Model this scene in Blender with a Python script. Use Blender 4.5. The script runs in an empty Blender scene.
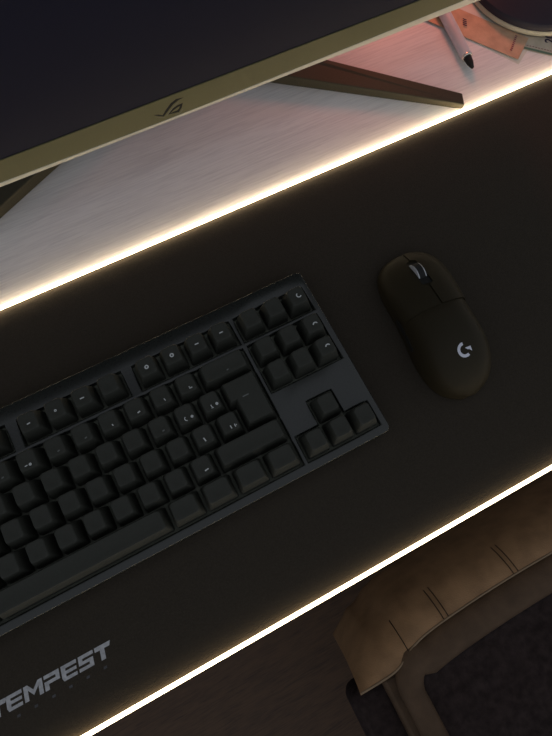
import bpy, bmesh, math, random
from mathutils import Matrix, Vector
random.seed(7)
S = bpy.context.scene
C = S.collection
PI = math.pi

# ------------------------------------------------------------------ materials
def principled(name, col, rough=0.5, spec=0.5, metal=0.0, noise=0.0, nscale=60.0, bump=0.0, bscale=300.0,
               stretch=(1, 1, 1), sheen=0.0, coat=0.0, emit=None, estr=0.0):
    m = bpy.data.materials.new(name); m.use_nodes = True
    nt = m.node_tree; b = nt.nodes['Principled BSDF']
    b.inputs['Base Color'].default_value = (*col, 1)
    b.inputs['Roughness'].default_value = rough
    b.inputs['Specular IOR Level'].default_value = spec
    b.inputs['Metallic'].default_value = metal
    b.inputs['Coat Weight'].default_value = coat
    b.inputs['Sheen Weight'].default_value = sheen
    if emit:
        b.inputs['Emission Color'].default_value = (*emit, 1)
        b.inputs['Emission Strength'].default_value = estr
    if noise or bump:
        tc = nt.nodes.new('ShaderNodeTexCoord'); mp = nt.nodes.new('ShaderNodeMapping')
        mp.inputs['Scale'].default_value = stretch
        nt.links.new(tc.outputs['Object'], mp.inputs['Vector'])
    if noise:
        n = nt.nodes.new('ShaderNodeTexNoise'); n.inputs['Scale'].default_value = nscale; n.inputs['Detail'].default_value = 6
        r = nt.nodes.new('ShaderNodeValToRGB')
        r.color_ramp.elements[0].position = 0.3; r.color_ramp.elements[1].position = 0.7
        r.color_ramp.elements[0].color = (*[c * (1 - noise) for c in col], 1)
        r.color_ramp.elements[1].color = (*[min(1, c * (1 + noise)) for c in col], 1)
        nt.links.new(mp.outputs[0], n.inputs['Vector']); nt.links.new(n.outputs['Fac'], r.inputs[0])
        nt.links.new(r.outputs[0], b.inputs['Base Color'])
    if bump:
        n2 = nt.nodes.new('ShaderNodeTexNoise'); n2.inputs['Scale'].default_value = bscale; n2.inputs['Detail'].default_value = 4
        bp = nt.nodes.new('ShaderNodeBump'); bp.inputs['Strength'].default_value = bump; bp.inputs['Distance'].default_value = 0.001
        nt.links.new(mp.outputs[0], n2.inputs['Vector']); nt.links.new(n2.outputs['Fac'], bp.inputs['Height'])
        nt.links.new(bp.outputs[0], b.inputs['Normal'])
    return m

def wood(name, light, dark, rough):
    m = bpy.data.materials.new(name); m.use_nodes = True
    nt = m.node_tree; b = nt.nodes['Principled BSDF']; b.inputs['Roughness'].default_value = rough
    b.inputs['Specular IOR Level'].default_value = 0.35
    tc = nt.nodes.new('ShaderNodeTexCoord')
    def noise(scale, sc, detail, dist):
        mp = nt.nodes.new('ShaderNodeMapping'); mp.inputs['Scale'].default_value = sc
        mp.inputs['Rotation'].default_value = (0, 0, math.radians(-3))
        n = nt.nodes.new('ShaderNodeTexNoise'); n.inputs['Scale'].default_value = scale; n.inputs['Detail'].default_value = detail
        n.inputs['Distortion'].default_value = dist
        nt.links.new(tc.outputs['Object'], mp.inputs['Vector']); nt.links.new(mp.outputs[0], n.inputs['Vector'])
        return n.outputs['Fac']
    a = noise(40, (0.8, 16, 1), 6, 0.6); c = noise(9, (1.2, 9, 1), 4, 0.8)
    mix = nt.nodes.new('ShaderNodeMath'); mix.operation = 'ADD'
    half = nt.nodes.new('ShaderNodeMath'); half.operation = 'MULTIPLY'; half.inputs[1].default_value = 0.4
    nt.links.new(c, half.inputs[0]); nt.links.new(a, mix.inputs[0]); nt.links.new(half.outputs[0], mix.inputs[1])
    r = nt.nodes.new('ShaderNodeValToRGB'); r.color_ramp.elements[0].position = 0.50; r.color_ramp.elements[1].position = 0.80
    r.color_ramp.elements[0].color = (*dark, 1); r.color_ramp.elements[1].color = (*light, 1)
    nt.links.new(mix.outputs[0], r.inputs[0]); nt.links.new(r.outputs[0], b.inputs['Base Color'])
    bp = nt.nodes.new('ShaderNodeBump'); bp.inputs['Strength'].default_value = 0.15; bp.inputs['Distance'].default_value = 0.0006
    nt.links.new(a, bp.inputs['Height']); nt.links.new(bp.outputs[0], b.inputs['Normal'])
    return m

M = dict(
    wood=wood('pale_wood', (0.80, 0.77, 0.75), (0.68, 0.65, 0.64), 0.5),
    floor=wood('floor_boards', (0.095, 0.052, 0.028), (0.048, 0.027, 0.016), 0.6),
    wall=principled('wall_paint', (0.35, 0.34, 0.34), 0.8, 0.2, noise=0.04, nscale=30),
    steel=principled('desk_steel', (0.05, 0.05, 0.055), 0.5, noise=0.15),
    cloth=principled('mat_cloth', (0.040, 0.033, 0.025), 0.95, 0.1, noise=0.15, nscale=900, bump=0.35, bscale=1600),
    print=principled('mat_print', (0.40, 0.40, 0.41), 0.7, 0.3, noise=0.2, nscale=400),
    print_dim=principled('mat_print_faint', (0.075, 0.075, 0.08), 0.8, 0.2, noise=0.2, nscale=400),
    tube=principled('lit_tube', (0.9, 0.88, 0.8), 0.4, emit=(1.0, 0.80, 0.53), estr=13, noise=0.02),
    tube_front=principled('lit_tube_dimmer', (0.9, 0.88, 0.8), 0.4, emit=(1.0, 0.78, 0.48), estr=8.5, noise=0.02),
    case=principled('keyboard_case', (0.018, 0.0195, 0.016), 0.24, 0.6, noise=0.08, nscale=500),
    plate=principled('keyboard_plate', (0.10, 0.105, 0.080), 0.6, 0.3, noise=0.1),
    cap=principled('key_plastic', (0.034, 0.035, 0.028), 0.6, 0.25, noise=0.08, nscale=700, bump=0.1, bscale=2500),
    legend=principled('key_legend', (0.55, 0.57, 0.56), 0.5, noise=0.05),
    legend_dim=principled('key_legend_dim', (0.14, 0.15, 0.14), 0.5, noise=0.05),
    mouse=principled('mouse_plastic', (0.025, 0.020, 0.011), 0.5, 0.12, noise=0.06, nscale=700, bump=0.06, bscale=3000),
    mouse_dark=principled('mouse_recess', (0.012, 0.012, 0.011), 0.6, 0.3, noise=0.05),
    rubber=principled('black_rubber', (0.012, 0.012, 0.012), 0.7, 0.3, noise=0.1),
    silver=principled('rim_glint_silver', (0.55, 0.56, 0.58), 0.35, 0.5, 0.3, noise=0.03),
    mark=principled('mouse_mark', (0.62, 0.63, 0.70), 0.4, 0.5, noise=0.03),
    bezel=principled('monitor_chin_plastic', (0.108, 0.100, 0.036), 0.5, 0.4, noise=0.1, nscale=1500, bump=0.1, bscale=3000),
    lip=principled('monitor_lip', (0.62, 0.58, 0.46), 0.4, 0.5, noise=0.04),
    shell=principled('monitor_shell', (0.03, 0.03, 0.032), 0.5, noise=0.08),
    screen=principled('screen_glass', (0.007, 0.007, 0.008), 0.5, 0.12, emit=(0.20, 0.20, 0.60), estr=0.010, noise=0.02),
    recess_shade=principled('emblem_recess_shade', (0.008, 0.008, 0.006), 0.6, 0.2, noise=0.05),
    edge_light=principled('emblem_edge_light', (0.14, 0.13, 0.085), 0.5, 0.4, noise=0.05),
    foot=principled('stand_foot_metal', (0.062, 0.054, 0.034), 0.6, 0.2, noise=0.1, nscale=900),
    pen=principled('pen_white', (0.62, 0.60, 0.62), 0.35, 0.5, noise=0.03),
    chrome=principled('pen_ring', (0.8, 0.75, 0.65), 0.25, 0.5, 0.8, noise=0.02),
    black=principled('black_gloss', (0.020, 0.017, 0.026), 0.5, 0.25, noise=0.05),
    rim=principled('pale_rim', (0.40, 0.37, 0.28), 0.35, 0.5, noise=0.03),
    note_red=principled('paper_orange', (0.58, 0.37, 0.24), 0.8, 0.2, noise=0.18, nscale=70, bump=0.2, bscale=900),
    note_tan=principled('paper_tan', (0.50, 0.43, 0.34), 0.8, 0.2, noise=0.12, nscale=90, bump=0.2, bscale=900),
    note_pale=principled('paper_pale', (0.66, 0.64, 0.56), 0.8, 0.2, noise=0.06, nscale=90),
    ink=principled('dark_ink', (0.05, 0.04, 0.07), 0.8, 0.2, noise=0.1),
    ink_red=principled('brown_ink', (0.22, 0.08, 0.10), 0.8, 0.2, noise=0.1),
    ink_green=principled('green_ink', (0.12, 0.20, 0.14), 0.8, 0.2, noise=0.1),
    leather=principled('brown_leather', (0.26, 0.155, 0.080), 0.6, 0.2, noise=0.2, nscale=40, bump=0.4, bscale=700),
    leather_dark=principled('dark_leather', (0.080, 0.050, 0.030), 0.6, 0.15, noise=0.2, nscale=50, bump=0.4, bscale=700),
    piping=principled('tan_piping', (0.20, 0.14, 0.085), 0.5, 0.3, noise=0.15),
    thread=principled('dark_stitching', (0.015, 0.010, 0.008), 0.8, 0.2, noise=0.1),
    fabric=principled('seat_fabric', (0.028, 0.020, 0.019), 0.95, 0.1, noise=0.35, nscale=120, bump=0.6, bscale=900),
)

# ------------------------------------------------------------------ helpers
def part(name, bm, mat, parent=None, smooth=None):
    """one bmesh -> one linked mesh object; smooth = auto-smooth angle in degrees"""
    bmesh.ops.recalc_face_normals(bm, faces=bm.faces[:]) if bm.faces else None
    me = bpy.data.meshes.new(name); bm.to_mesh(me); bm.free()
    me.materials.append(mat)
    if smooth is not None:
        lim = math.radians(smooth)
        me.polygons.foreach_set('use_smooth', [True] * len(me.polygons))
        me.set_sharp_from_angle(angle=lim)
    o = bpy.data.objects.new(name, me); C.objects.link(o)
    if parent: o.parent = parent
    return o

def flat(name, bm, mat, parent=None):
    me = bpy.data.meshes.new(name); bm.to_mesh(me); bm.free(); me.materials.append(mat)
    o = bpy.data.objects.new(name, me); C.objects.link(o)
    if parent: o.parent = parent
    return o

def thing(name, label, cat, loc=(0, 0, 0), rotz=0, group=None):
    o = bpy.data.objects.new(name, None); C.objects.link(o); o.empty_display_size = 0.02
    o.location = loc; o.rotation_euler = (0, 0, rotz)
    o['label'] = label; o['category'] = cat
    if group: o['group'] = group
    return o

def box(x0, x1, y0, y1, z0, z1, bev=0.0, seg=2, bm=None):
    bm2 = bmesh.new()
    bmesh.ops.create_cube(bm2, size=1)
    for v in bm2.verts:
        v.co = Vector((x0 + (v.co.x + .5) * (x1 - x0), y0 + (v.co.y + .5) * (y1 - y0), z0 + (v.co.z + .5) * (z1 - z0)))
    if bev: bmesh.ops.bevel(bm2, geom=bm2.edges[:], offset=bev, segments=seg, profile=0.5, affect='EDGES')
    if bm is None: return bm2
    merge(bm, bm2); return bm

def merge(a, b):
    vm = {v: a.verts.new(v.co) for v in b.verts}
    for f in b.faces:
        try: a.faces.new([vm[v] for v in f.verts])
        except ValueError: pass
    b.free()

def prism(pts, z0, z1, bev=0.0, seg=2):
    """outline in xy, extruded z0..z1"""
    bm = bmesh.new()
    lo = [bm.verts.new((x, y, z0)) for x, y in pts]; hi = [bm.verts.new((x, y, z1)) for x, y in pts]
    n = len(pts)
    bm.faces.new(lo[::-1]); bm.faces.new(hi)
    for i in range(n): bm.faces.new((lo[i], lo[(i + 1) % n], hi[(i + 1) % n], hi[i]))
    if bev: bmesh.ops.bevel(bm, geom=bm.edges[:], offset=bev, segments=seg, profile=0.5, affect='EDGES')
    return bm

def tube(path, r, n=10, closed=False, bm=None, cap=True):
    bm = bm or bmesh.new()
    path = [Vector(p) for p in path]; rings = []
    rs = r if isinstance(r, (list, tuple)) else [r] * len(path)
    ref = Vector((0, 0, 1))
    for i, p in enumerate(path):
        if closed: t = path[(i + 1) % len(path)] - path[i - 1]
        else: t = path[min(i + 1, len(path) - 1)] - path[max(i - 1, 0)]
        t.normalize()
        u = ref.cross(t)
        if u.length < 1e-4: u = Vector((1, 0, 0)).cross(t)
        u.normalize(); w = t.cross(u)
        rings.append([bm.verts.new(p + rs[i] * (math.cos(a) * u + math.sin(a) * w)) for a in [2 * PI * k / n for k in range(n)]])
    m = len(rings)
    for i in range(m if closed else m - 1):
        a, b = rings[i], rings[(i + 1) % m]
        for k in range(n): bm.faces.new((a[k], a[(k + 1) % n], b[(k + 1) % n], b[k]))
    if not closed and cap: bm.faces.new(rings[0][::-1]); bm.faces.new(rings[-1])
    return bm

def lathe(prof, n=64, center=(0, 0)):
    bm = bmesh.new(); rings = []
    for r, z in prof:
        if r < 1e-6: rings.append([bm.verts.new((center[0], center[1], z))])
        else: rings.append([bm.verts.new((center[0] + r * math.cos(2 * PI * k / n), center[1] + r * math.sin(2 * PI * k / n), z)) for k in range(n)])
    for a, b in zip(rings, rings[1:]):
        for k in range(n):
            k2 = (k + 1) % n
            if len(a) == 1 and len(b) == 1: continue
            if len(a) == 1: bm.faces.new((a[0], b[k], b[k2]))
            elif len(b) == 1: bm.faces.new((a[k], a[k2], b[0]))
            else: bm.faces.new((a[k], a[k2], b[k2], b[k]))
    return bm

def loft(rows, bm=None, thick=0.0):
    """grid of points -> surface"""
    bm = bm or bmesh.new()
    V = [[bm.verts.new(p) for p in row] for row in rows]
    for a, b in zip(V, V[1:]):
        for k in range(len(a) - 1): bm.faces.new((a[k], a[k + 1], b[k + 1], b[k]))
    if thick:
        bmesh.ops.recalc_face_normals(bm, faces=bm.faces[:])
        bmesh.ops.solidify(bm, geom=bm.faces[:], thickness=thick)
    return bm

def interp(tab, v):
    """smooth (Catmull-Rom style) table lookup"""
    if v <= tab[0][0]: return tab[0][1]
    if v >= tab[-1][0]: return tab[-1][1]
    for i in range(len(tab) - 1):
        if tab[i][0] <= v <= tab[i + 1][0]:
            x0, y0 = tab[i]; x1, y1 = tab[i + 1]; h = x1 - x0
            def slope(j):
                if j == 0 or j == len(tab) - 1:
                    a, b = (0, 1) if j == 0 else (len(tab) - 2, len(tab) - 1)
                    return (tab[b][1] - tab[a][1]) / (tab[b][0] - tab[a][0])
                return (tab[j + 1][1] - tab[j - 1][1]) / (tab[j + 1][0] - tab[j - 1][0])
            m0, m1 = slope(i), slope(i + 1); t = (v - x0) / h
            return (2*t**3 - 3*t*t + 1)*y0 + (t**3 - 2*t*t + t)*h*m0 + (-2*t**3 + 3*t*t)*y1 + (t**3 - t*t)*h*m1

# ------------------------------------------------------------------ floor
fl = part('floor', box(-1.6, 2.4, -2.0, 1.4, -0.79, -0.745), M['floor']); fl['kind'] = 'structure'

wb = part('wall_back', box(-1.6, 2.4, 0.60, 0.68, -0.745, 1.6), M['wall']); wb['kind'] = 'structure'

# ------------------------------------------------------------------ desk
T0 = -0.0005
desk = thing('desk', 'pale wood-grained desk carrying the monitor, the dark mat and everything on it', 'desk', (0.35, 0.15, -0.745))
def wl(bm, root):                                  # world coordinates -> local to the thing's empty
    bmesh.ops.translate(bm, verts=bm.verts[:], vec=-Vector(root.location)); return bm
part('tabletop', wl(box(-0.45, 1.15, -0.1925, 0.52, -0.034, 0.0, 0.0012), desk), M['wood'], desk)
for lx in (-0.40, 1.06):
    for ly in (-0.15, 0.44):
        part('leg', wl(box(lx, lx + .045, ly, ly + .045, -0.745, -0.034, 0.002), desk), M['steel'], desk)

# ------------------------------------------------------------------ desk mat with its lit tube
X0, X1, Y0, Y1, MT = -0.16, 0.79, -0.1925, 0.1045, 0.0030
mat = thing('desk_mat', 'wide black cloth desk mat with a glowing edge tube, under keyboard and mouse', 'desk mat', (0.315, -0.044, 0))
def rrect(x0, x1, y0, y1, r, n=8):
    pts = []
    for cx, cy, a0 in ((x1 - r, y1 - r, 0), (x0 + r, y1 - r, 90), (x0 + r, y0 + r, 180), (x1 - r, y0 + r, 270)):
        for k in range(n + 1):
            a = math.radians(a0 + 90 * k / n); pts.append((cx + r * math.cos(a), cy + r * math.sin(a)))
    return pts
bm = bmesh.new()                                      # the mat thins towards its bound edge, shaped to catch the tube's glow
rings = [[bm.verts.new((*p, z)) for p in rrect(X0 + i, X1 - i, Y0 + i, Y1 - i, 0.016 - i * 0.6)] for i, z in ((0, .0002), (0, .0013), (.003, .0016), (.007, .0022), (.012, .0028), (.018, MT))]
for a, b in zip(rings, rings[1:]):
    for k in range(len(a)): bm.faces.new((a[k], a[(k + 1) % len(a)], b[(k + 1) % len(a)], b[k]))
bm.faces.new(rings[-1]); bm.faces.new(rings[0][::-1])
part('mat_cloth', wl(bm, mat), M['cloth'], mat, 30)
path = rrect(X0, X1, Y0, Y1, 0.015)
full = []
for i, p in enumerate(path):
    q = path[(i + 1) % len(path)]; d = math.dist(p, q); k = max(1, int(d / 0.08))
    for j in range(k): full.append((p[0] + (q[0] - p[0]) * j / k, p[1] + (q[1] - p[1]) * j / k, 0.0036))
mid = (Y0 + Y1) / 2
k0 = next(i for i in range(len(full)) if full[i][1] >= mid and full[i - 1][1] < mid)
full = full[k0:] + full[:k0]                          # starts half way up the right side
back_run = [p for p in full if p[1] >= mid]; front_run = [p for p in full if p[1] < mid]
front_run = [back_run[-1]] + front_run + [back_run[0]]
o = part('light_tube', wl(tube(back_run, 0.0014, 12), mat), M['tube'], mat, 60); o['label'] = 'glowing warm white tube along the back edge'
o = part('light_tube', wl(tube(front_run, 0.0014, 12), mat), M['tube_front'], mat, 60); o['label'] = 'dimmer glowing tube along the front edge'

# printed word on the mat
def quad(bm, pts, f):
    bm.faces.new([bm.verts.new(f(*p)) for p in pts])
def R_(x0, y0, x1, y1): return [(x0, y0), (x1, y0), (x1, y1), (x0, y1)]
GL = {
 'T': [[(0.0, .70), (1.06, .70), (1.16, 1), (0.0, 1)], [(.36, 0), (.68, 0), (.68, .70), (.36, .70)]],
 'E': [R_(.0, .76, 1, 1), R_(.0, .39, .96, .60), [(.10, 0), (.97, 0), (.97, .22), (0, .22)], R_(0, .22, .27, .39), R_(0, .60, .27, .76)],
 'M': [R_(0, 0, .22, 1), R_(.78, 0, 1, 1), [(.22, .66), (.5, .20), (.5, .56), (.22, 1)], [(.5, .20), (.78, .66), (.78, 1), (.5, .56)]],
 'P': [R_(0, .76, .98, 1), R_(.74, .58, .98, .76), R_(.0, .36, .98, .58), R_(0, 0, .27, .36)],
 'S': [R_(.02, .76, 1, 1), R_(.02, .60, .28, .76), R_(.02, .39, .96, .60), R_(.70, .22, .96, .39), R_(0, 0, .96, .22)],
}
bm = bmesh.new(); x = 0.0380; hgt = 0.0090; yb = -0.1580
for ch, w in zip('TEMPEST', (.0101, .0104, .0124, .0104, .0104, .0104, .0095)):
    for q in GL[ch]:
        quad(bm, q, lambda a, b: (x + a * w + 0.18 * b * hgt, yb + b * hgt, MT + 0.00006))
    x += w + 0.0011
flat('printed_word', wl(bm, mat), M['print'], mat)['label'] = 'silver grey TEMPEST print'
bm = bmesh.new()
for dx in (0.0546, 0.0660, 0.0777, 0.0890, 0.1007, 0.1125):
    quad(bm, R_(-.5, 0, .5, 1), lambda a, b: (dx + a * 0.0022 + .0003 * b, -0.1634 + b * 0.0015, MT + 0.00006))
flat('printed_dashes', wl(bm, mat), M['print_dim'], mat)

# ------------------------------------------------------------------ keyboard
U = 0.01905; ROW = [0, 1.25, 2.25, 3.23, 4.20, 5.17]
kb = thing('keyboard', 'black mechanical keyboard without a number pad lying on the dark desk mat', 'keyboard', (0.174, -0.046, MT))
KL = Vector(kb.location)
KX0, KX1, KY0, KY1 = -0.0055, 0.3533, -0.1150, 0.0230
ZT = 0.0215; ZP = 0.0165
g = 0.0006
def yr(r): return (-ROW[r] * U - U / 2 - g, -ROW[r] * U + U / 2 + g)
wells = []
for a, b in ((0, 1), (2, 6), (6.5, 10.5), (11, 15), (15.25, 18.25)): wells.append((a * U - g, b * U + g, *yr(0)))
wells.append((0 - g, 15 * U + g, yr(5)[0], yr(1)[1]))
wells.append((15.25 * U - g, 18.25 * U + g, yr(2)[0], yr(1)[1]))
wells.append((16.25 * U - g, 17.25 * U + g, yr(4)[0] + 2 * g, yr(4)[1]))
wells.append((15.25 * U - g, 18.25 * U + g, *yr(5)))
wells[-1] = (wells[-1][0], wells[-1][1], yr(5)[0], yr(4)[0] + 2 * g)
xs = sorted({round(v, 6) for w in wells for v in w[:2]} | {KX0, KX1})
ys = sorted({round(v, 6) for w in wells for v in w[2:]} | {KY0, KY1})
bm = bmesh.new(); vg = {}
def gv(i, j):
    if (i, j) not in vg: vg[i, j] = bm.verts.new((xs[i], ys[j], ZT))
    return vg[i, j]
for i in range(len(xs) - 1):
    for j in range(len(ys) - 1):
        cx, cy = (xs[i] + xs[i + 1]) / 2, (ys[j] + ys[j + 1]) / 2
        if any(w[0] < cx < w[1] and w[2] < cy < w[3] for w in wells): continue
        bm.faces.new((gv(i, j), gv(i + 1, j), gv(i + 1, j + 1), gv(i, j + 1)))
ext = bmesh.ops.extrude_face_region(bm, geom=bm.faces[:])
for v in [e for e in ext['geom'] if isinstance(e, bmesh.types.BMVert)]: v.co.z = MT + 0.0012
bmesh.ops.recalc_face_normals(bm, faces=bm.faces[:])
def outer(v): return abs(v.x - KX0) < 1e-5 or abs(v.x - KX1) < 1e-5 or abs(v.y - KY0) < 1e-5 or abs(v.y - KY1) < 1e-5
corner = [e for e in bm.edges if all(((abs(v.co.x - KX0) < 1e-5 or abs(v.co.x - KX1) < 1e-5) and (abs(v.co.y - KY0) < 1e-5 or abs(v.co.y - KY1) < 1e-5)) for v in e.verts)]
bmesh.ops.bevel(bm, geom=corner, offset=0.004, segments=4, profile=0.5, affect='EDGES')
sharp = [e for e in bm.edges if len(e.link_faces) == 2 and e.calc_face_angle(0) > 0.9 and all(v.co.z > ZT - 1e-4 for v in e.verts)]
bmesh.ops.bevel(bm, geom=sharp, offset=0.0012, segments=3, profile=0.5, affect='EDGES')
case = part('case', wl(bm, kb), M['case'], kb, 35)
part('key_plate', wl(box(KX0 + .002, KX1 - .002, KY0 + .002, KY1 - .002, MT + 0.0015, ZP), kb), M['plate'], kb)
for fx in (0.02, 0.31):
    for fy in (-0.105, 0.012): part('rubber_foot', wl(box(fx, fx + .02, fy, fy + .006, MT, MT + .0013), kb), M['rubber'], kb)

KH = 0.0178                                            # key height over the plate
def key_mesh(w, h=1.0, outline=None):
    """tapered cap with a shallow dish; outline in metres around the key's centre"""
    bm = bmesh.new()
    a, b = w * U / 2 - 0.0010, h * U / 2 - 0.0010
    def ring(inx, iny, z, dy, r):
        return [(px, py + dy, z) for px, py in rrect(-a + inx, a - inx, -b + iny, b - iny, r, 3)]
    rings = [ring(0, 0, 0.001, 0, .0012), ring(.0004, .0004, 0.007, 0, .0013), ring(.0024, .0019, KH - .0008, .0006, .0022),
             ring(.0029, .0024, KH - .0001, .0006, .0022), ring(.0035, .003, KH, .0006, .0022), ring(.0055, .005, KH - .0004, .0006, .002)]
    V = [[bm.verts.new(p) for p in r] for r in rings]
    n = len(V[0])
    for p, q in zip(V, V[1:]):
        for k in range(n): bm.faces.new((p[k], p[(k + 1) % n], q[(k + 1) % n], q[k]))
    bm.faces.new(V[-1]); bm.faces.new(V[0][::-1])
    return bm
def iso_mesh():
    bm = bmesh.new(); e = 0.0006
    def ring(i, z, dy):
        L, Rr = -0.75 * U, 0.75 * U; Lb = -0.5 * U
        t, m, bt = U, 0, -U
        pts = [(L + e + i, m + e + i), (Lb + e + i, m + e + i), (Lb + e + i, bt + e + i), (Rr - e - i, bt + e + i), (Rr - e - i, t - e - i), (L + e + i, t - e - i)]
        return [(x, y + dy, z) for x, y in pts]
    V = [[bm.verts.new(p) for p in r] for r in (ring(0, .001, 0), ring(.0004, .007, 0), ring(.0021, KH - .0006, .0006), ring(.0028, KH, .0006))]
    for p, q in zip(V, V[1:]):
        for k in range(6): bm.faces.new((p[k], p[(k + 1) % 6], q[(k + 1) % 6], q[k]))
    bm.faces.new(V[-1]); bm.faces.new(V[0][::-1])
    return bm
LAY = [
 [(0, 1)] + [(2 + k, 1) for k in range(4)] + [(6.5 + k, 1) for k in range(4)] + [(11 + k, 1) for k in range(4)] + [(15.25 + k, 1) for k in range(3)],
 [(k, 1) for k in range(13)] + [(13, 2)] + [(15.25 + k, 1) for k in range(3)],
 [(0, 1.5)] + [(1.5 + k, 1) for k in range(12)] + [(15.25 + k, 1) for k in range(3)],
 [(0, 1.75)] + [(1.75 + k, 1) for k in range(12)],
 [(0, 1.25)] + [(1.25 + k, 1) for k in range(11)] + [(12.25, 2.75), (16.25, 1)],
 [(0, 1.25), (1.25, 1.25), (2.5, 1.25), (3.75, 6.25), (10, 1.25), (11.25, 1.25), (12.5, 1.25), (13.75, 1.25)] + [(15.25 + k, 1) for k in range(3)],
]
caps = {}
def arc(cx, cy, r, w, a0, a1, n=14):
    return ('arc', cx, cy, r, w, a0, a1, n)
def stroke(x0, y0, x1, y1, w=0.0007):
    return ('st', x0, y0, x1, y1, w)
def draw(bm, it, z):
    if it[0] == 'arc':
        _, cx, cy, r, w, a0, a1, n = it; pr = None
        for k in range(n + 1):
            a = math.radians(a0 + (a1 - a0) * k / n)
            cu = [bm.verts.new((cx + q * math.cos(a), cy + q * math.sin(a), z)) for q in (r - w / 2, r + w / 2)]
            if pr: bm.faces.new((pr[0], pr[1], cu[1], cu[0]))
            pr = cu
    else:
        _, x0, y0, x1, y1, w = it; d = Vector((x1 - x0, y1 - y0)); d.normalize(); nx, ny = -d.y * w / 2, d.x * w / 2
        bm.faces.new([bm.verts.new(p) for p in ((x0 - nx, y0 - ny, z), (x1 - nx, y1 - ny, z), (x1 + nx, y1 + ny, z), (x0 + nx, y0 + ny, z))])
m_ = 0.001
LEG = {  # (row, u of left edge) : marks read in the photograph, in metres round the key centre
 (0, 11): [arc(0, 0, .0011, .0009, 0, 360)], (0, 12): [arc(0, 0, .0011, .0009, 0, 360)],
 (0, 13): [stroke(-.0014, -.0002, .0014, -.0002, .0008)], (0, 14): [stroke(-.0014, -.0002, .0014, -.0002, .0008)],
 (0, 6.5): [stroke(-.001, -.001, .0012, -.0008, .0008)], (0, 7.5): [arc(0, -.0006, .0006, .0006, 0, 360)], (0, 8.5): [stroke(-.0015, -.0006, .0014, -.0006, .0008)],
 (0, 17.25): [arc(.0014, .0006, .0016, .0008, 110, 330)],
 (1, 17.25): [arc(.0014, -.0014, .0017, .0009, 20, 165)], (2, 17.25): [arc(.0014, -.0010, .0017, .0009, 20, 165)],
 (1, 12): [stroke(.0008, -.0036, .0030, -.0034, .0007), stroke(.0010, -.0020, .0014, -.0036, .0006)],
 (1, 11): [stroke(.0014, -.0022, .0018, -.0040, .0006)], (1, 10): [stroke(.0006, -.0034, .0026, -.0028, .0009)],
 (1, 9): [stroke(.0014, -.0026, .0018, -.0040, .0007)], (1, 6): [arc(.0012, -.0030, .0006, .0007, 0, 360), stroke(-.0024, -.0030, -.0006, -.0028, .0006)],
 (2, 11.5): [arc(-.0002, -.0028, .0014, .0006, 110, 270), arc(.0036, -.0030, .0006, .0008, 0, 360)],
 (2, 12.5): [stroke(-.0008, -.0016, -.0004, -.0040, .0006), arc(.0034, -.0026, .0006, .0009, 0, 360), stroke(-.0012, -.0040, .0004, -.0040, .0006)],
 (3, 12.75): [stroke(.0000, -.0018, .0002, -.0042, .0007), stroke(.0030, -.0020, .0030, -.0042, .0007), stroke(.0040, -.0026, .0040, -.0036, .0005)],
 (3, 11.75): [stroke(-.0006, -.0012, .0000, -.0040, .0008)],
 (4, 11.25): [stroke(.0004, -.0030, .0032, -.0026, .0008)],
}
DIM = [(1, 8), (1, 7), (1, 5), (2, 10.5), (1, 13)]
for r, row in enumerate(LAY):
    for u, w in row:
        me = caps.get(w)
        loc = Vector(((u + w / 2) * U, -ROW[r] * U, ZP)) - KL
        if me is None:
            o = part('key', key_mesh(w), M['cap'], kb, 40); caps[w] = o.data
        else:
            o = bpy.data.objects.new('key', me); C.objects.link(o); o.parent = kb
        o.location = loc
        marks = LEG.get((r, u)); mm = M['legend']
        if (r, u) in DIM: marks = [stroke(.0008, -.0034, .0024, -.0030, .0008)]; mm = M['legend_dim']
        if marks:
            b = bmesh.new()
            for it in marks: draw(b, it, KH + 0.00012)
            flat('legend', b, mm, o)
o = part('key', iso_mesh(), M['cap'], kb, 40); o.location = Vector(((13.5 + .75) * U, -2.74 * U, ZP)) - KL
b = bmesh.new(); draw(b, stroke(-.0025, .0030, .0020, .0030, .0008), KH + 0.00012); flat('legend', b, M['legend_dim'], o)

# ------------------------------------------------------------------ computer mouse
ms = thing('computer_mouse', 'dark rounded wireless mouse with a pale letter mark, right of the keyboard on the mat', 'mouse', (0.4290, -0.0605, MT), math.radians(-5.5))
ML = 0.122; my0 = 0.0625
WT = [(0, .010), (.015, .0165), (.05, .0235), (.12, .0285), (.22, .0305), (.36, .0298), (.5, .0284), (.64, .0292), (.76, .0288), (.86, .0258), (.93, .0205), (.975, .0135), (1, .006)]
HT = [(0, .0105), (.03, .0140), (.08, .0185), (.18, .0245), (.32, .0310), (.46, .0355), (.6, .0380), (.72, .0372), (.84, .0315), (.92, .0235), (.97, .0155), (1, .009)]
NE = 2.7
WT = [(a, b * 0.93) for a, b in WT]; HT = [(a, b * 0.93) for a, b in HT]
def msurf(v, th, off=0.0):
    w, h = interp(WT, v) - off, interp(HT, v) - off
    c, s = math.cos(th), math.sin(th)
    return (w * math.copysign(abs(c) ** (2 / NE), c), my0 - ML * v, 0.0012 + h * abs(s) ** (2 / NE))
def ztop(x, y):
    v = (my0 - y) / ML; w, h = interp(WT, v), interp(HT, v)
    return 0.0012 + h * max(0, 1 - (abs(x) / w) ** NE) ** (1 / NE)
def vs(a, b, n): return [a + (b - a) * k / n for k in range(n + 1)]
VV = [0.5 - 0.5 * math.cos(PI * k / 48) for k in range(49)]
SPL = 0.455
rows = []
for v in VV:
    off = 0.0009 if v < SPL else 0.0
    rows.append([msurf(v, PI * k / 40, off) for k in range(41)])
bm = loft(rows)
for row, rev in ((rows[0], 0), (rows[-1], 1)):
    bm.faces.new([bm.verts.new(p) for p in row])
V0 = [r[0] for r in rows] + [r[-1] for r in rows][::-1]
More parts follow.
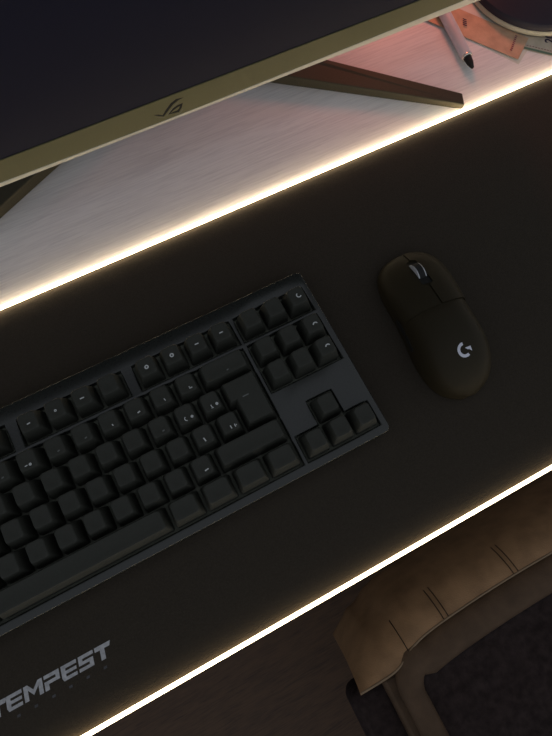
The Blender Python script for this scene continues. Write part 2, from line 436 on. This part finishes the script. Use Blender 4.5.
bm.faces.new([bm.verts.new(p) for p in V0])
bmesh.ops.remove_doubles(bm, verts=bm.verts[:], dist=1e-6)
part('body_shell', bm, M['mouse'], ms, 50)
for sgn, nm in ((1, 'right_button'), (-1, 'left_button')):
    rows = []
    for v in vs(0.006, SPL - .004, 30):
        y = my0 - ML * v
        # centre gap: thin split line that opens into the wheel slot
        slot = 0.0042 if 0.09 < v < 0.29 else 0.00035
        w, h = interp(WT, v), interp(HT, v)
        th0 = math.acos(min(1, (slot / w) ** (NE / 2))); th1 = math.radians(20)
        row = []
        for k in range(21):
            th = th0 + (th1 - th0) * k / 20
            p = msurf(v, th, 0.0); row.append((sgn * p[0], p[1], p[2]))
        rows.append(row)
    part(nm, loft(rows, thick=-0.0007 if sgn > 0 else 0.0007), M['mouse'], ms, 50)
# dark floor of the wheel slot
rows = [[(x_, my0 - ML * v, ztop(x_, my0 - ML * v) - 0.0004) for x_ in vs(-.0041, .0041, 6)] for v in vs(.10, .285, 10)]
part('wheel_slot', loft(rows), M['mouse_dark'], ms)
wv = 0.192; wy = my0 - ML * wv; wz = ztop(0, wy) - 0.0066; WR = 0.0100
def wheel_disc(xa, xb, r0, r1, n=40):
    bm = bmesh.new()
    A = [[bm.verts.new((x_, wy + r_ * math.cos(2 * PI * k / n), wz + r_ * math.sin(2 * PI * k / n))) for k in range(n)] for x_, r_ in ((xa, r0), (xa, r1), (xb, r1), (xb, r0))]
    for p, q in zip(A, A[1:] + A[:1]):
        for k in range(n): bm.faces.new((p[k], p[(k + 1) % n], q[(k + 1) % n], q[k]))
    return bm
wh = part('scroll_wheel', wheel_disc(-.0024, .0024, .003, WR), M['rubber'], ms, 40)
for xa in (-.0032, .0022): part('wheel_glint_rim', wheel_disc(xa, xa + .0010, .004, WR - .0003), M['silver'], wh, 40)  # pale rims stand in for the glints on the wheel's sides
# pale mark on the palm rest: open ring with a hook
lc = (-0.0016, -0.0305)
def on_top(px, py, dz=0.00025): return (px, py, ztop(px, py) + dz)
bm = bmesh.new(); pr = None; R1 = 0.0043; W1 = 0.0021
rot = math.radians(0)
for k in range(29):
    a = math.radians(88 + (300 - 88) * k / 28)
    cu = [bm.verts.new(on_top(lc[0] + q * math.cos(a), lc[1] + q * math.sin(a))) for q in (R1 - W1 / 2, R1, R1 + W1 / 2)]
    if pr:
        for j in range(2): bm.faces.new((pr[j], pr[j + 1], cu[j + 1], cu[j]))
    pr = cu
for poly in ([(.0006, .0011), (.0052, .0011), (.0052, -.0007), (.0025, -.0007)], [(.0034, -.0007), (.0052, -.0007), (.0052, -.0025)]):
    bm.faces.new([bm.verts.new(on_top(lc[0] + a, lc[1] + b)) for a, b in poly])
flat('palm_mark', bm, M['mark'], ms)['label'] = 'pale letter mark on the palm rest'
for k in range(2):
    rows = []
    for v in vs(.40 + .115 * k, .505 + .115 * k, 8):
        rows.append([(-p[0] if 0 else p[0], p[1], p[2]) for p in [msurf(v, PI - math.radians(a), -0.0005) for a in vs(5, 11, 4)]])
    part('side_button', loft(rows, thick=0.0006), M['mouse_dark'], ms, 40)
for fy in (0.045, -0.045): part('glide_foot', box(-.012, .012, fy - .006, fy + .006, 0.0, 0.0015), M['rubber'], ms)

# ------------------------------------------------------------------ monitor
XC, YM = 0.3155, 0.163; MW = 0.307; ZB = 0.0545; ZC = 0.0785; ZTOP = 0.425
mon = thing('monitor', 'large dark monitor with a recessed emblem on its chin, behind the desk mat', 'monitor', (XC, 0.235, 0))
part('back_housing', wl(box(XC - MW, XC + MW, YM + .003, YM + .032, ZB + .001, ZTOP, 0.003), mon), M['shell'], mon, 40)
part('screen', wl(box(XC - MW + .006, XC + MW - .006, YM + .0008, YM + .004, ZC, ZTOP - .007), mon), M['screen'], mon)
def lipz(t): return ZB + 0.0028 + 0.0050 * min(1, abs(t)) ** 1.4
N = 40
rows_c, rows_l = [], []
for k in range(N + 1):
    t = -1 + 2 * k / N; xx = XC + MW * t; lz = lipz(t)
    rows_c.append([(xx, YM + .004, lz - .0005), (xx, YM + .0004, lz), (xx, YM, lz + .0004), (xx, YM, ZC - .0003), (xx, YM + .0003, ZC), (xx, YM + .004, ZC)])
    rows_l.append([(xx, YM + .012, ZB), (xx, YM + .0007, ZB), (xx, YM + .0001, ZB + .0006), (xx, YM, lz - .0003), (xx, YM + .0004, lz), (xx, YM + .004, lz)])
chin = part('chin_bezel', wl(loft(rows_c), mon), M['bezel'], mon, 30)
part('lower_lip', wl(loft(rows_l), mon), M['lip'], mon, 30)['label'] = 'pale lower lip of the bezel'
for xa, xb, za, zb in ((XC - MW, XC - MW + .006, ZC, ZTOP), (XC + MW - .006, XC + MW, ZC, ZTOP), (XC - MW + .006, XC + MW - .006, ZTOP - .007, ZTOP)):
    part('bezel', wl(box(xa, xb, YM, YM + .005, za, zb, 0.0006), mon), M['shell'], mon)
# emblem: slanted eye of swept strokes, its recess shade painted flat and dark
def em(px, py): return (0.3031 + .0001097 * (px - 97) - .0000167 * (py - 241), 0.0669 - .0000532 * (px - 97) - .000136 * (py - 241))
def emblem(polys, y):
    bm = bmesh.new()
    for poly in polys:
        quad_ = [bm.verts.new((em(*p)[0], y, em(*p)[1])) for p in poly]; bm.faces.new(quad_)
    bmesh.ops.triangulate(bm, faces=bm.faces[:])
    return wl(bm, mon)
sw = [(155, 243), (178, 205), (212, 160), (250, 130), (302, 118), (262, 140), (228, 168), (200, 203), (172, 240)]
tail = [(92, 242), (125, 238), (155, 243), (172, 240), (162, 252), (130, 250)]
eyeo = [(183, 240), (222, 198), (258, 172), (296, 156), (287, 190), (268, 220), (235, 228)]
eyei = [(208, 229), (232, 206), (260, 186), (276, 178), (268, 196), (256, 209), (236, 216)]
ring = [[eyeo[i], eyeo[(i + 1) % 7], eyei[(i + 1) % 7], eyei[i]] for i in range(7)]
flat('emblem', emblem([sw, tail] + ring, YM - 0.00008), M['recess_shade'], chin)['label'] = 'flat eye-shaped emblem with its recess shade painted dark'
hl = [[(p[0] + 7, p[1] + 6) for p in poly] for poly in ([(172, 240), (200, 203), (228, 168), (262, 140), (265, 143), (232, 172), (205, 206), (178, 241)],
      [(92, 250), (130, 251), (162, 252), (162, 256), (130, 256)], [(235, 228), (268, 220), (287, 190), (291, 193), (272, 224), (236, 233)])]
flat('emblem_edge_light', emblem(hl, YM - 0.00012), M['edge_light'], chin)  # painted highlight along the emblem's edges, no real relief
# stand: column plus two flat tapering feet
part('stand_column', wl(box(XC - .032, XC + .032, .235, .262, 0.0, 0.33, 0.006), mon), M['shell'], mon, 40)
part('stand_hinge', wl(box(XC - .045, XC + .045, .193, .238, 0.22, 0.31, 0.006), mon), M['shell'], mon, 40)
def foot(pts):
    """pts: (x, y, ztop) outline"""
    bm = bmesh.new()
    lo = [bm.verts.new((x_, y_, 0.0002)) for x_, y_, z_ in pts]; hi = [bm.verts.new(p) for p in pts]; n = len(pts)
    bm.faces.new(lo[::-1]); bm.faces.new(hi)
    for i in range(n): bm.faces.new((lo[i], lo[(i + 1) % n], hi[(i + 1) % n], hi[i]))
    bmesh.ops.recalc_face_normals(bm, faces=bm.faces[:])
    bmesh.ops.bevel(bm, geom=bm.edges[:], offset=0.0012, segments=2, profile=0.5, affect='EDGES')
    return wl(bm, mon)
part('foot', foot([(0.355, 0.2575, .013), (0.5685, 0.1074, .0065), (0.5735, 0.1190, .0065), (0.432, 0.2410, .013), (0.400, 0.264, .013)]), M['foot'], mon)
part('foot', foot([(0.279, 0.232, .014), (0.060, 0.1345, .008), (0.0585, 0.1440, .008), (0.231, 0.262, .014)]), M['foot'], mon)
part('foot_hub', wl(box(XC - .085, XC + .085, .226, .285, 0.0002, 0.0155, 0.004), mon), M['foot'], mon)

# ------------------------------------------------------------------ paper slips
def slip(name, label, cat, corner, ux, uy, L, W, z, mat, curl=0.0):
    """paper sheet: corner, unit direction along length, unit direction along width"""
    root = thing(name, label, cat, (corner[0], corner[1], 0), group=None)
    rows = []
    for i in range(13):
        a = L * i / 12
        rows.append([(ux[0] * a + uy[0] * b_, ux[1] * a + uy[1] * b_, z + curl * max(0, 1 - b_ / 0.02) ** 2 * (0.4 + 0.6 * math.cos(a * 40) ** 2)) for b_ in vs(0, W, 8)])
    bm = loft(rows); bmesh.ops.recalc_face_normals(bm, faces=bm.faces[:])
    if sum(f.normal.z for f in bm.faces) < 0: bmesh.ops.reverse_faces(bm, faces=bm.faces[:])
    bmesh.ops.solidify(bm, geom=bm.faces[:], thickness=0.00015)
    flat('sheet', bm, mat, root)
    return root
def unit(x_, y_): l = math.hypot(x_, y_); return (x_ / l, y_ / l)
def print_on(root, name, polys, mat, z):
    bm = bmesh.new(); L0 = Vector(root.location)
    for poly in polys: bm.faces.new([bm.verts.new((px - L0.x, py - L0.y, z)) for px, py in poly])
    return flat(name, bm, mat, root)
d1 = unit(-0.0310, 0.0445); e1 = unit(0.0445, 0.0310)
pale = slip('paper_slip', 'pale paper slip showing as a thin strip under the orange printed slip', 'paper', (0.6452, 0.1278), unit(-0.026, 0.0445), unit(0.0445, 0.026), 0.10, 0.045, 0.0003, M['note_pale'])
d2 = unit(-0.0190, -0.0175); d2 = (-d2[0], d2[1]); e2 = (-d2[1], d2[0])
tan = slip('paper_slip', 'tan paper slip with a green border and dark digits, poking from under the base', 'paper', (0.6540, 0.1455), d2, e2, 0.075, 0.12, 0.0006, M['note_tan'], 0.0)
def along(c, d, e, a, b): return (c[0] + d[0] * a + e[0] * b, c[1] + d[1] * a + e[1] * b)
tc_ = (0.6540, 0.1455)
print_on(tan, 'green_border', [[along(tc_, d2, e2, a, b) for a, b in ((.002, .0006), (.074, .0006), (.074, .0032), (.002, .0032))]], M['ink_green'], 0.0009)
print_on(tan, 'fine_print', [[along(tc_, d2, e2, a, b) for a, b in ((.004 + k * .0028, .0052), (.0058 + k * .0028, .0052), (.0058 + k * .0028, .0060), (.004 + k * .0028, .0060))] for k in range(22)], M['ink_red'], 0.0009)
red = slip('paper_slip', 'orange printed paper slip between the pen and the round black base', 'paper', (0.6469, 0.1320), d1, e1, 0.10, 0.030, 0.0010, M['note_red'], 0.0006)
rc = (0.6469, 0.1320)
def small_print(a0, b0, n, da, db, w, h):
    out = []
    for k in range(n):
        a, b = a0 + da * k, b0 + db * k
        out.append([along(rc, d1, e1, a + i, b + j) for i, j in ((0, 0), (w, 0), (w, h), (0, h))])
    return out
print_on(red, 'fine_print', small_print(.0088, .0060, 9, .0002, .0023, .0020, .0013), M['ink_red'], 0.0021)
print_on(red, 'printed_mark', small_print(.0575, .0120, 4, .0009, .0021, .0040, .0013), M['ink'], 0.0021)
# digits on the tan slip
cu = bpy.data.curves.new('digits', 'FONT'); cu.body = '20'; cu.size = 0.0115; cu.offset = 0.0004
tmp = bpy.data.objects.new('digits_tmp', cu); C.objects.link(tmp)
dg = bpy.context.evaluated_depsgraph_get()
me = bpy.data.meshes.new_from_object(tmp.evaluated_get(dg)); bpy.data.objects.remove(tmp)
me.name = 'digits'; me.materials.clear(); me.materials.append(M['ink'])
dgt = bpy.data.objects.new('digits', me); C.objects.link(dgt); dgt.parent = tan
dgt.location = (0.6893 - 0.6540, 0.1334 - 0.1455, 0.00095); dgt.rotation_euler = (0, 0, math.radians(54))

# ------------------------------------------------------------------ pen
pa, pb = Vector((0.5975, 0.1385)), Vector((0.6215, 0.2790))
pd = (pb - pa).normalized()
PZ = 0.0066
pen = thing('pen', 'white pen with a dark tip lying under the edge of the monitor', 'pen', (pa.x, pa.y, 0))
def pline(ss, rr, n=20): return tube([(pd.x * s, pd.y * s, PZ) for s in ss], rr, n)
part('barrel', pline([.0135, .016, .03, .06, .12, .139, .1415], [.0048, .0051, .0053, .0054, .0053, .0051, .0040]), M['pen'], pen, 50)
part('ring', pline([.0122, .0130, .0140, .0145], [.0045, .0050, .0050, .0047]), M['chrome'], pen, 50)
part('tip', pline([0, .0008, .006, .0124], [.0008, .0015, .0030, .0036]), M['rubber'], pen, 50)['label'] = 'dark pointed tip'

# ------------------------------------------------------------------ round black base
st = thing('stand_base', 'round black base with a pale lower rim sitting on the paper slips', 'stand', (0.7130, 0.2040, 0.0019))
part('base_plate', lathe([(0, .0), (.066, .0), (.0670, .0010), (.0670, .0036), (.066, .0048), (0, .0052)], 96), M['rim'], st, 40)['label'] = 'pale lower rim'
part('base_body', lathe([(0, .0047), (.0655, .0047), (.0672, .0060), (.0668, .0098), (.0655, .0116), (.0645, .0120), (.0630, .0124), (.045, .0150), (.016, .0162), (0, .0164)], 96), M['black'], st, 30)

# ------------------------------------------------------------------ chair
ch = thing('chair', 'brown leather chair with a stitched seat front, pulled up below the desk edge', 'chair', (0.52, -0.62, -0.745))
ZS = -0.240
# ridge line of the seat front, (x, y)
RT = [(0.247, -0.3240), (0.285, -0.3245), (0.306, -0.3235), (0.318, -0.3195), (0.332, -0.3130), (0.352, -0.3085), (0.380, -0.3060), (0.430, -0.3040), (0.480, -0.3035), (0.52, -0.3040), (0.60, -0.3050), (0.68, -0.3085), (0.712, -0.3150), (0.74, -0.3240), (0.79, -0.3240)]
def ridge(x_): return interp(RT, x_)
# front profile from the ridge forward and down
FP = [(0, 0, 0), (.008, -.0015, 0), (.016, -.005, 0), (.024, -.011, 0), (.031, -.019, 0), (.037, -.030, 0), (.042, -.044, 0), (.048, -.065, 0), (.054, -.090, 0), (.058, -.115, 0), (.050, -.130, 0)]
def front(x_, t):
    i = min(int(t), len(FP) - 2); f = t - i
    dy = FP[i][0] + (FP[i + 1][0] - FP[i][0]) * f; dz = FP[i][1] + (FP[i + 1][1] - FP[i][1]) * f
    e = max(0, (0.300 - x_) / 0.05, (x_ - 0.740) / 0.05)       # round the outer ends
    drop = 0.055 * min(1.1, e) ** 2 * min(1, t / 7)
    # soft gathers that dip at each seam
    s = sum(math.exp(-((x_ - sx) / 0.006) ** 2) for sx in SEAM)
    tp = 0.016 * min(1.1, e) ** 2 * min(1, t / 9) * (1 if x_ < 0.5 else -1)
    return (x_ + tp, ridge(x_) + dy * (1 - 0.55 * min(1, e)) , ZS + dz - drop - 0.0022 * s * min(1, t / 2))
SEAM = [0.3275, 0.381, 0.4755, 0.565, 0.66]
rows = []
for x_ in [0.262 + k * (0.778 - 0.262) / 180 for k in range(181)]:
    rows.append([(x_, ridge(x_) - .004, ZS - .006)] + [front(x_, t * 0.5) for t in range(2 * (len(FP) - 1) + 1)])
seat = part('seat_front', wl(loft(rows), ch), M['leather'], ch, 60)
for sx in SEAM:
    bmS = bmesh.new()
    for dx in (-.0030, .0030) if sx > 0.35 else (0,):
        p = [front(sx + dx, t * .5) for t in range(0, 9)]
        tube([(a, b + .0002, c + .0002) for a, b, c in p], 0.0005, 6, bm=bmS)
    part('seam', wl(bmS, ch), M['thread'], seat)
xsP = [0.263 + k * (0.777 - 0.263) / 120 for k in range(121)]
part('piping', wl(tube([(x_, ridge(x_) - .0008, ZS - .0002) for x_ in xsP], 0.0013, 8), ch), M['piping'], ch, 60)
# rolled border round the inset panel: down the left side, along the front, down the right side
def roll(center, half, hgt, base):
    rows = []
    for i, (px, py) in enumerate(center):
        a = Vector(center[max(i - 1, 0)]); b_ = Vector(center[min(i + 1, len(center) - 1)]); t = (b_ - a).normalized(); nrm = Vector((-t.y, t.x))
        hw = half[i] if isinstance(half, list) else half
        rows.append([(px + nrm.x * hw * math.cos(q), py + nrm.y * hw * math.cos(q), base + hgt * math.sin(q)) for q in [PI * k / 14 for k in range(15)]])
    return loft(rows)
cen, hw = [], []
for k in range(14): cen.append((0.3105 + .0015 * k / 13, -0.80 + (0.445) * k / 13)); hw.append(0.0130)
for k in range(1, 9):
    a = math.radians(180 - 90 * k / 9); cen.append((0.3365 + 0.0245 * math.cos(a), -0.3555 + 0.0305 * math.sin(a))); hw.append(0.0130 + 0.0055 * k / 9)
for k in range(0, 31):
    x_ = 0.345 + (0.692 - 0.345) * k / 30; cen.append((x_, ridge(x_) - 0.0195)); hw.append(0.0185)
for k in range(1, 9):
    a = math.radians(90 - 90 * k / 9); cen.append((0.7005 + 0.0245 * math.cos(a), -0.3555 + 0.0305 * math.sin(a))); hw.append(0.0185 - 0.0055 * k / 9)
for k in range(14): cen.append((0.7265, -0.355 - 0.445 * k / 13)); hw.append(0.0130)
part('seat_border', wl(roll(cen, hw, 0.011, ZS - .007), ch), M['leather_dark'], ch, 60)
rows = []
for i in range(31):
    y_ = -0.336 - i * (0.80 - 0.336) / 30
    rows.append([(0.318 + (0.719 - 0.318) * k / 30, y_, ZS - .014 + .008 * math.sin(PI * k / 30) ** .5 * min(1, i / 5) + .0012 * math.sin(i * 1.9 + k * .7)) for k in range(31)])
part('seat_panel', wl(loft(rows), ch), M['fabric'], ch, 60)
# lower side wings and the cushion core
for xa, xb in ((0.250, 0.302), (0.735, 0.787)):
    part('side_wing', wl(box(xa, xb, -0.80, -0.332, ZS - .10, ZS - .040, 0.014, 4), ch), M['fabric'], ch, 50)
part('cushion_core', wl(box(0.29, 0.75, -0.80, -0.33, ZS - .10, ZS - .018, 0.004), ch), M['leather_dark'], ch)
part('seat_plate', wl(box(0.34, 0.70, -0.74, -0.36, ZS - .125, ZS - .10, 0.004), ch), M['steel'], ch)
part('gas_column', wl(lathe([(0, ZS - .125), (.028, ZS - .125), (.028, -.52), (.036, -.525), (.036, -.68), (0, -.68)], 32, (0.52, -0.62)), ch), M['steel'], ch, 40)
bmB = bmesh.new()
for k in range(5):
    a = math.radians(54 + 72 * k)
    tube([(0.52, -0.62, -.665), (0.52 + .25 * math.cos(a), -.62 + .25 * math.sin(a), -.69)], [.026, .016], 10, bm=bmB)
part('star_base', wl(bmB, ch), M['steel'], ch, 40)
for k in range(5):
    a = math.radians(54 + 72 * k); cx, cy = 0.52 + .24 * math.cos(a), -.62 + .24 * math.sin(a)
    tv = Vector((-math.sin(a), math.cos(a)))
    part('caster', wl(tube([(cx - tv.x * .022, cy - tv.y * .022, -.718), (cx + tv.x * .022, cy + tv.y * .022, -.718)], .027, 20), ch), M['rubber'], ch, 40)

# ------------------------------------------------------------------ light
w = bpy.data.worlds.new('dim_room'); S.world = w; w.use_nodes = True
bg = w.node_tree.nodes['Background']; bg.inputs[0].default_value = (0.90, 0.96, 1.06, 1); bg.inputs[1].default_value = 0.38
def lamp(name, loc, target, col, energy, size):
    l = bpy.data.lights.new(name, 'AREA'); l.energy = energy; l.color = col; l.size = size
    o = bpy.data.objects.new(name, l); C.objects.link(o); o.location = loc
    o.rotation_euler = (Vector(target) - Vector(loc)).to_track_quat('-Z', 'Y').to_euler()
    return o
lamp('red_glow_lamp', (0.66, 0.37, 0.13), (0.60, 0.14, 0.0), (1.0, 0.22, 0.12), 0.34, 0.06)

# ------------------------------------------------------------------ camera
Rm = [[0.8856315808017, 0.432517144699539, -0.16907283231666054], [-0.4626242129634201, 0.853422150591967, -0.24010304133616897], [0.04044181828992921, 0.2908600220378525, 0.9559105119798194]]
cam = bpy.data.cameras.new('camera'); co = bpy.data.objects.new('camera', cam); C.objects.link(co)
mw = Matrix.Identity(4)
for i in range(3):
    for j in range(3): mw[i][j] = Rm[i][j]
mw[0][3], mw[1][3], mw[2][3] = 0.23276070739068125, -0.13523856490010935, 0.4082936935730367
co.matrix_world = mw
cam.sensor_fit = 'VERTICAL'; cam.sensor_height = 24; cam.lens = 24 * 558.6564961589731 / 736
cam.clip_start = 0.01
S.camera = co
S.view_settings.view_transform = 'Standard'; S.view_settings.look = 'None'
S.view_settings.exposure = 0; S.view_settings.gamma = 1; S.view_settings.use_curve_mapping = False
S.cycles.use_denoising = True
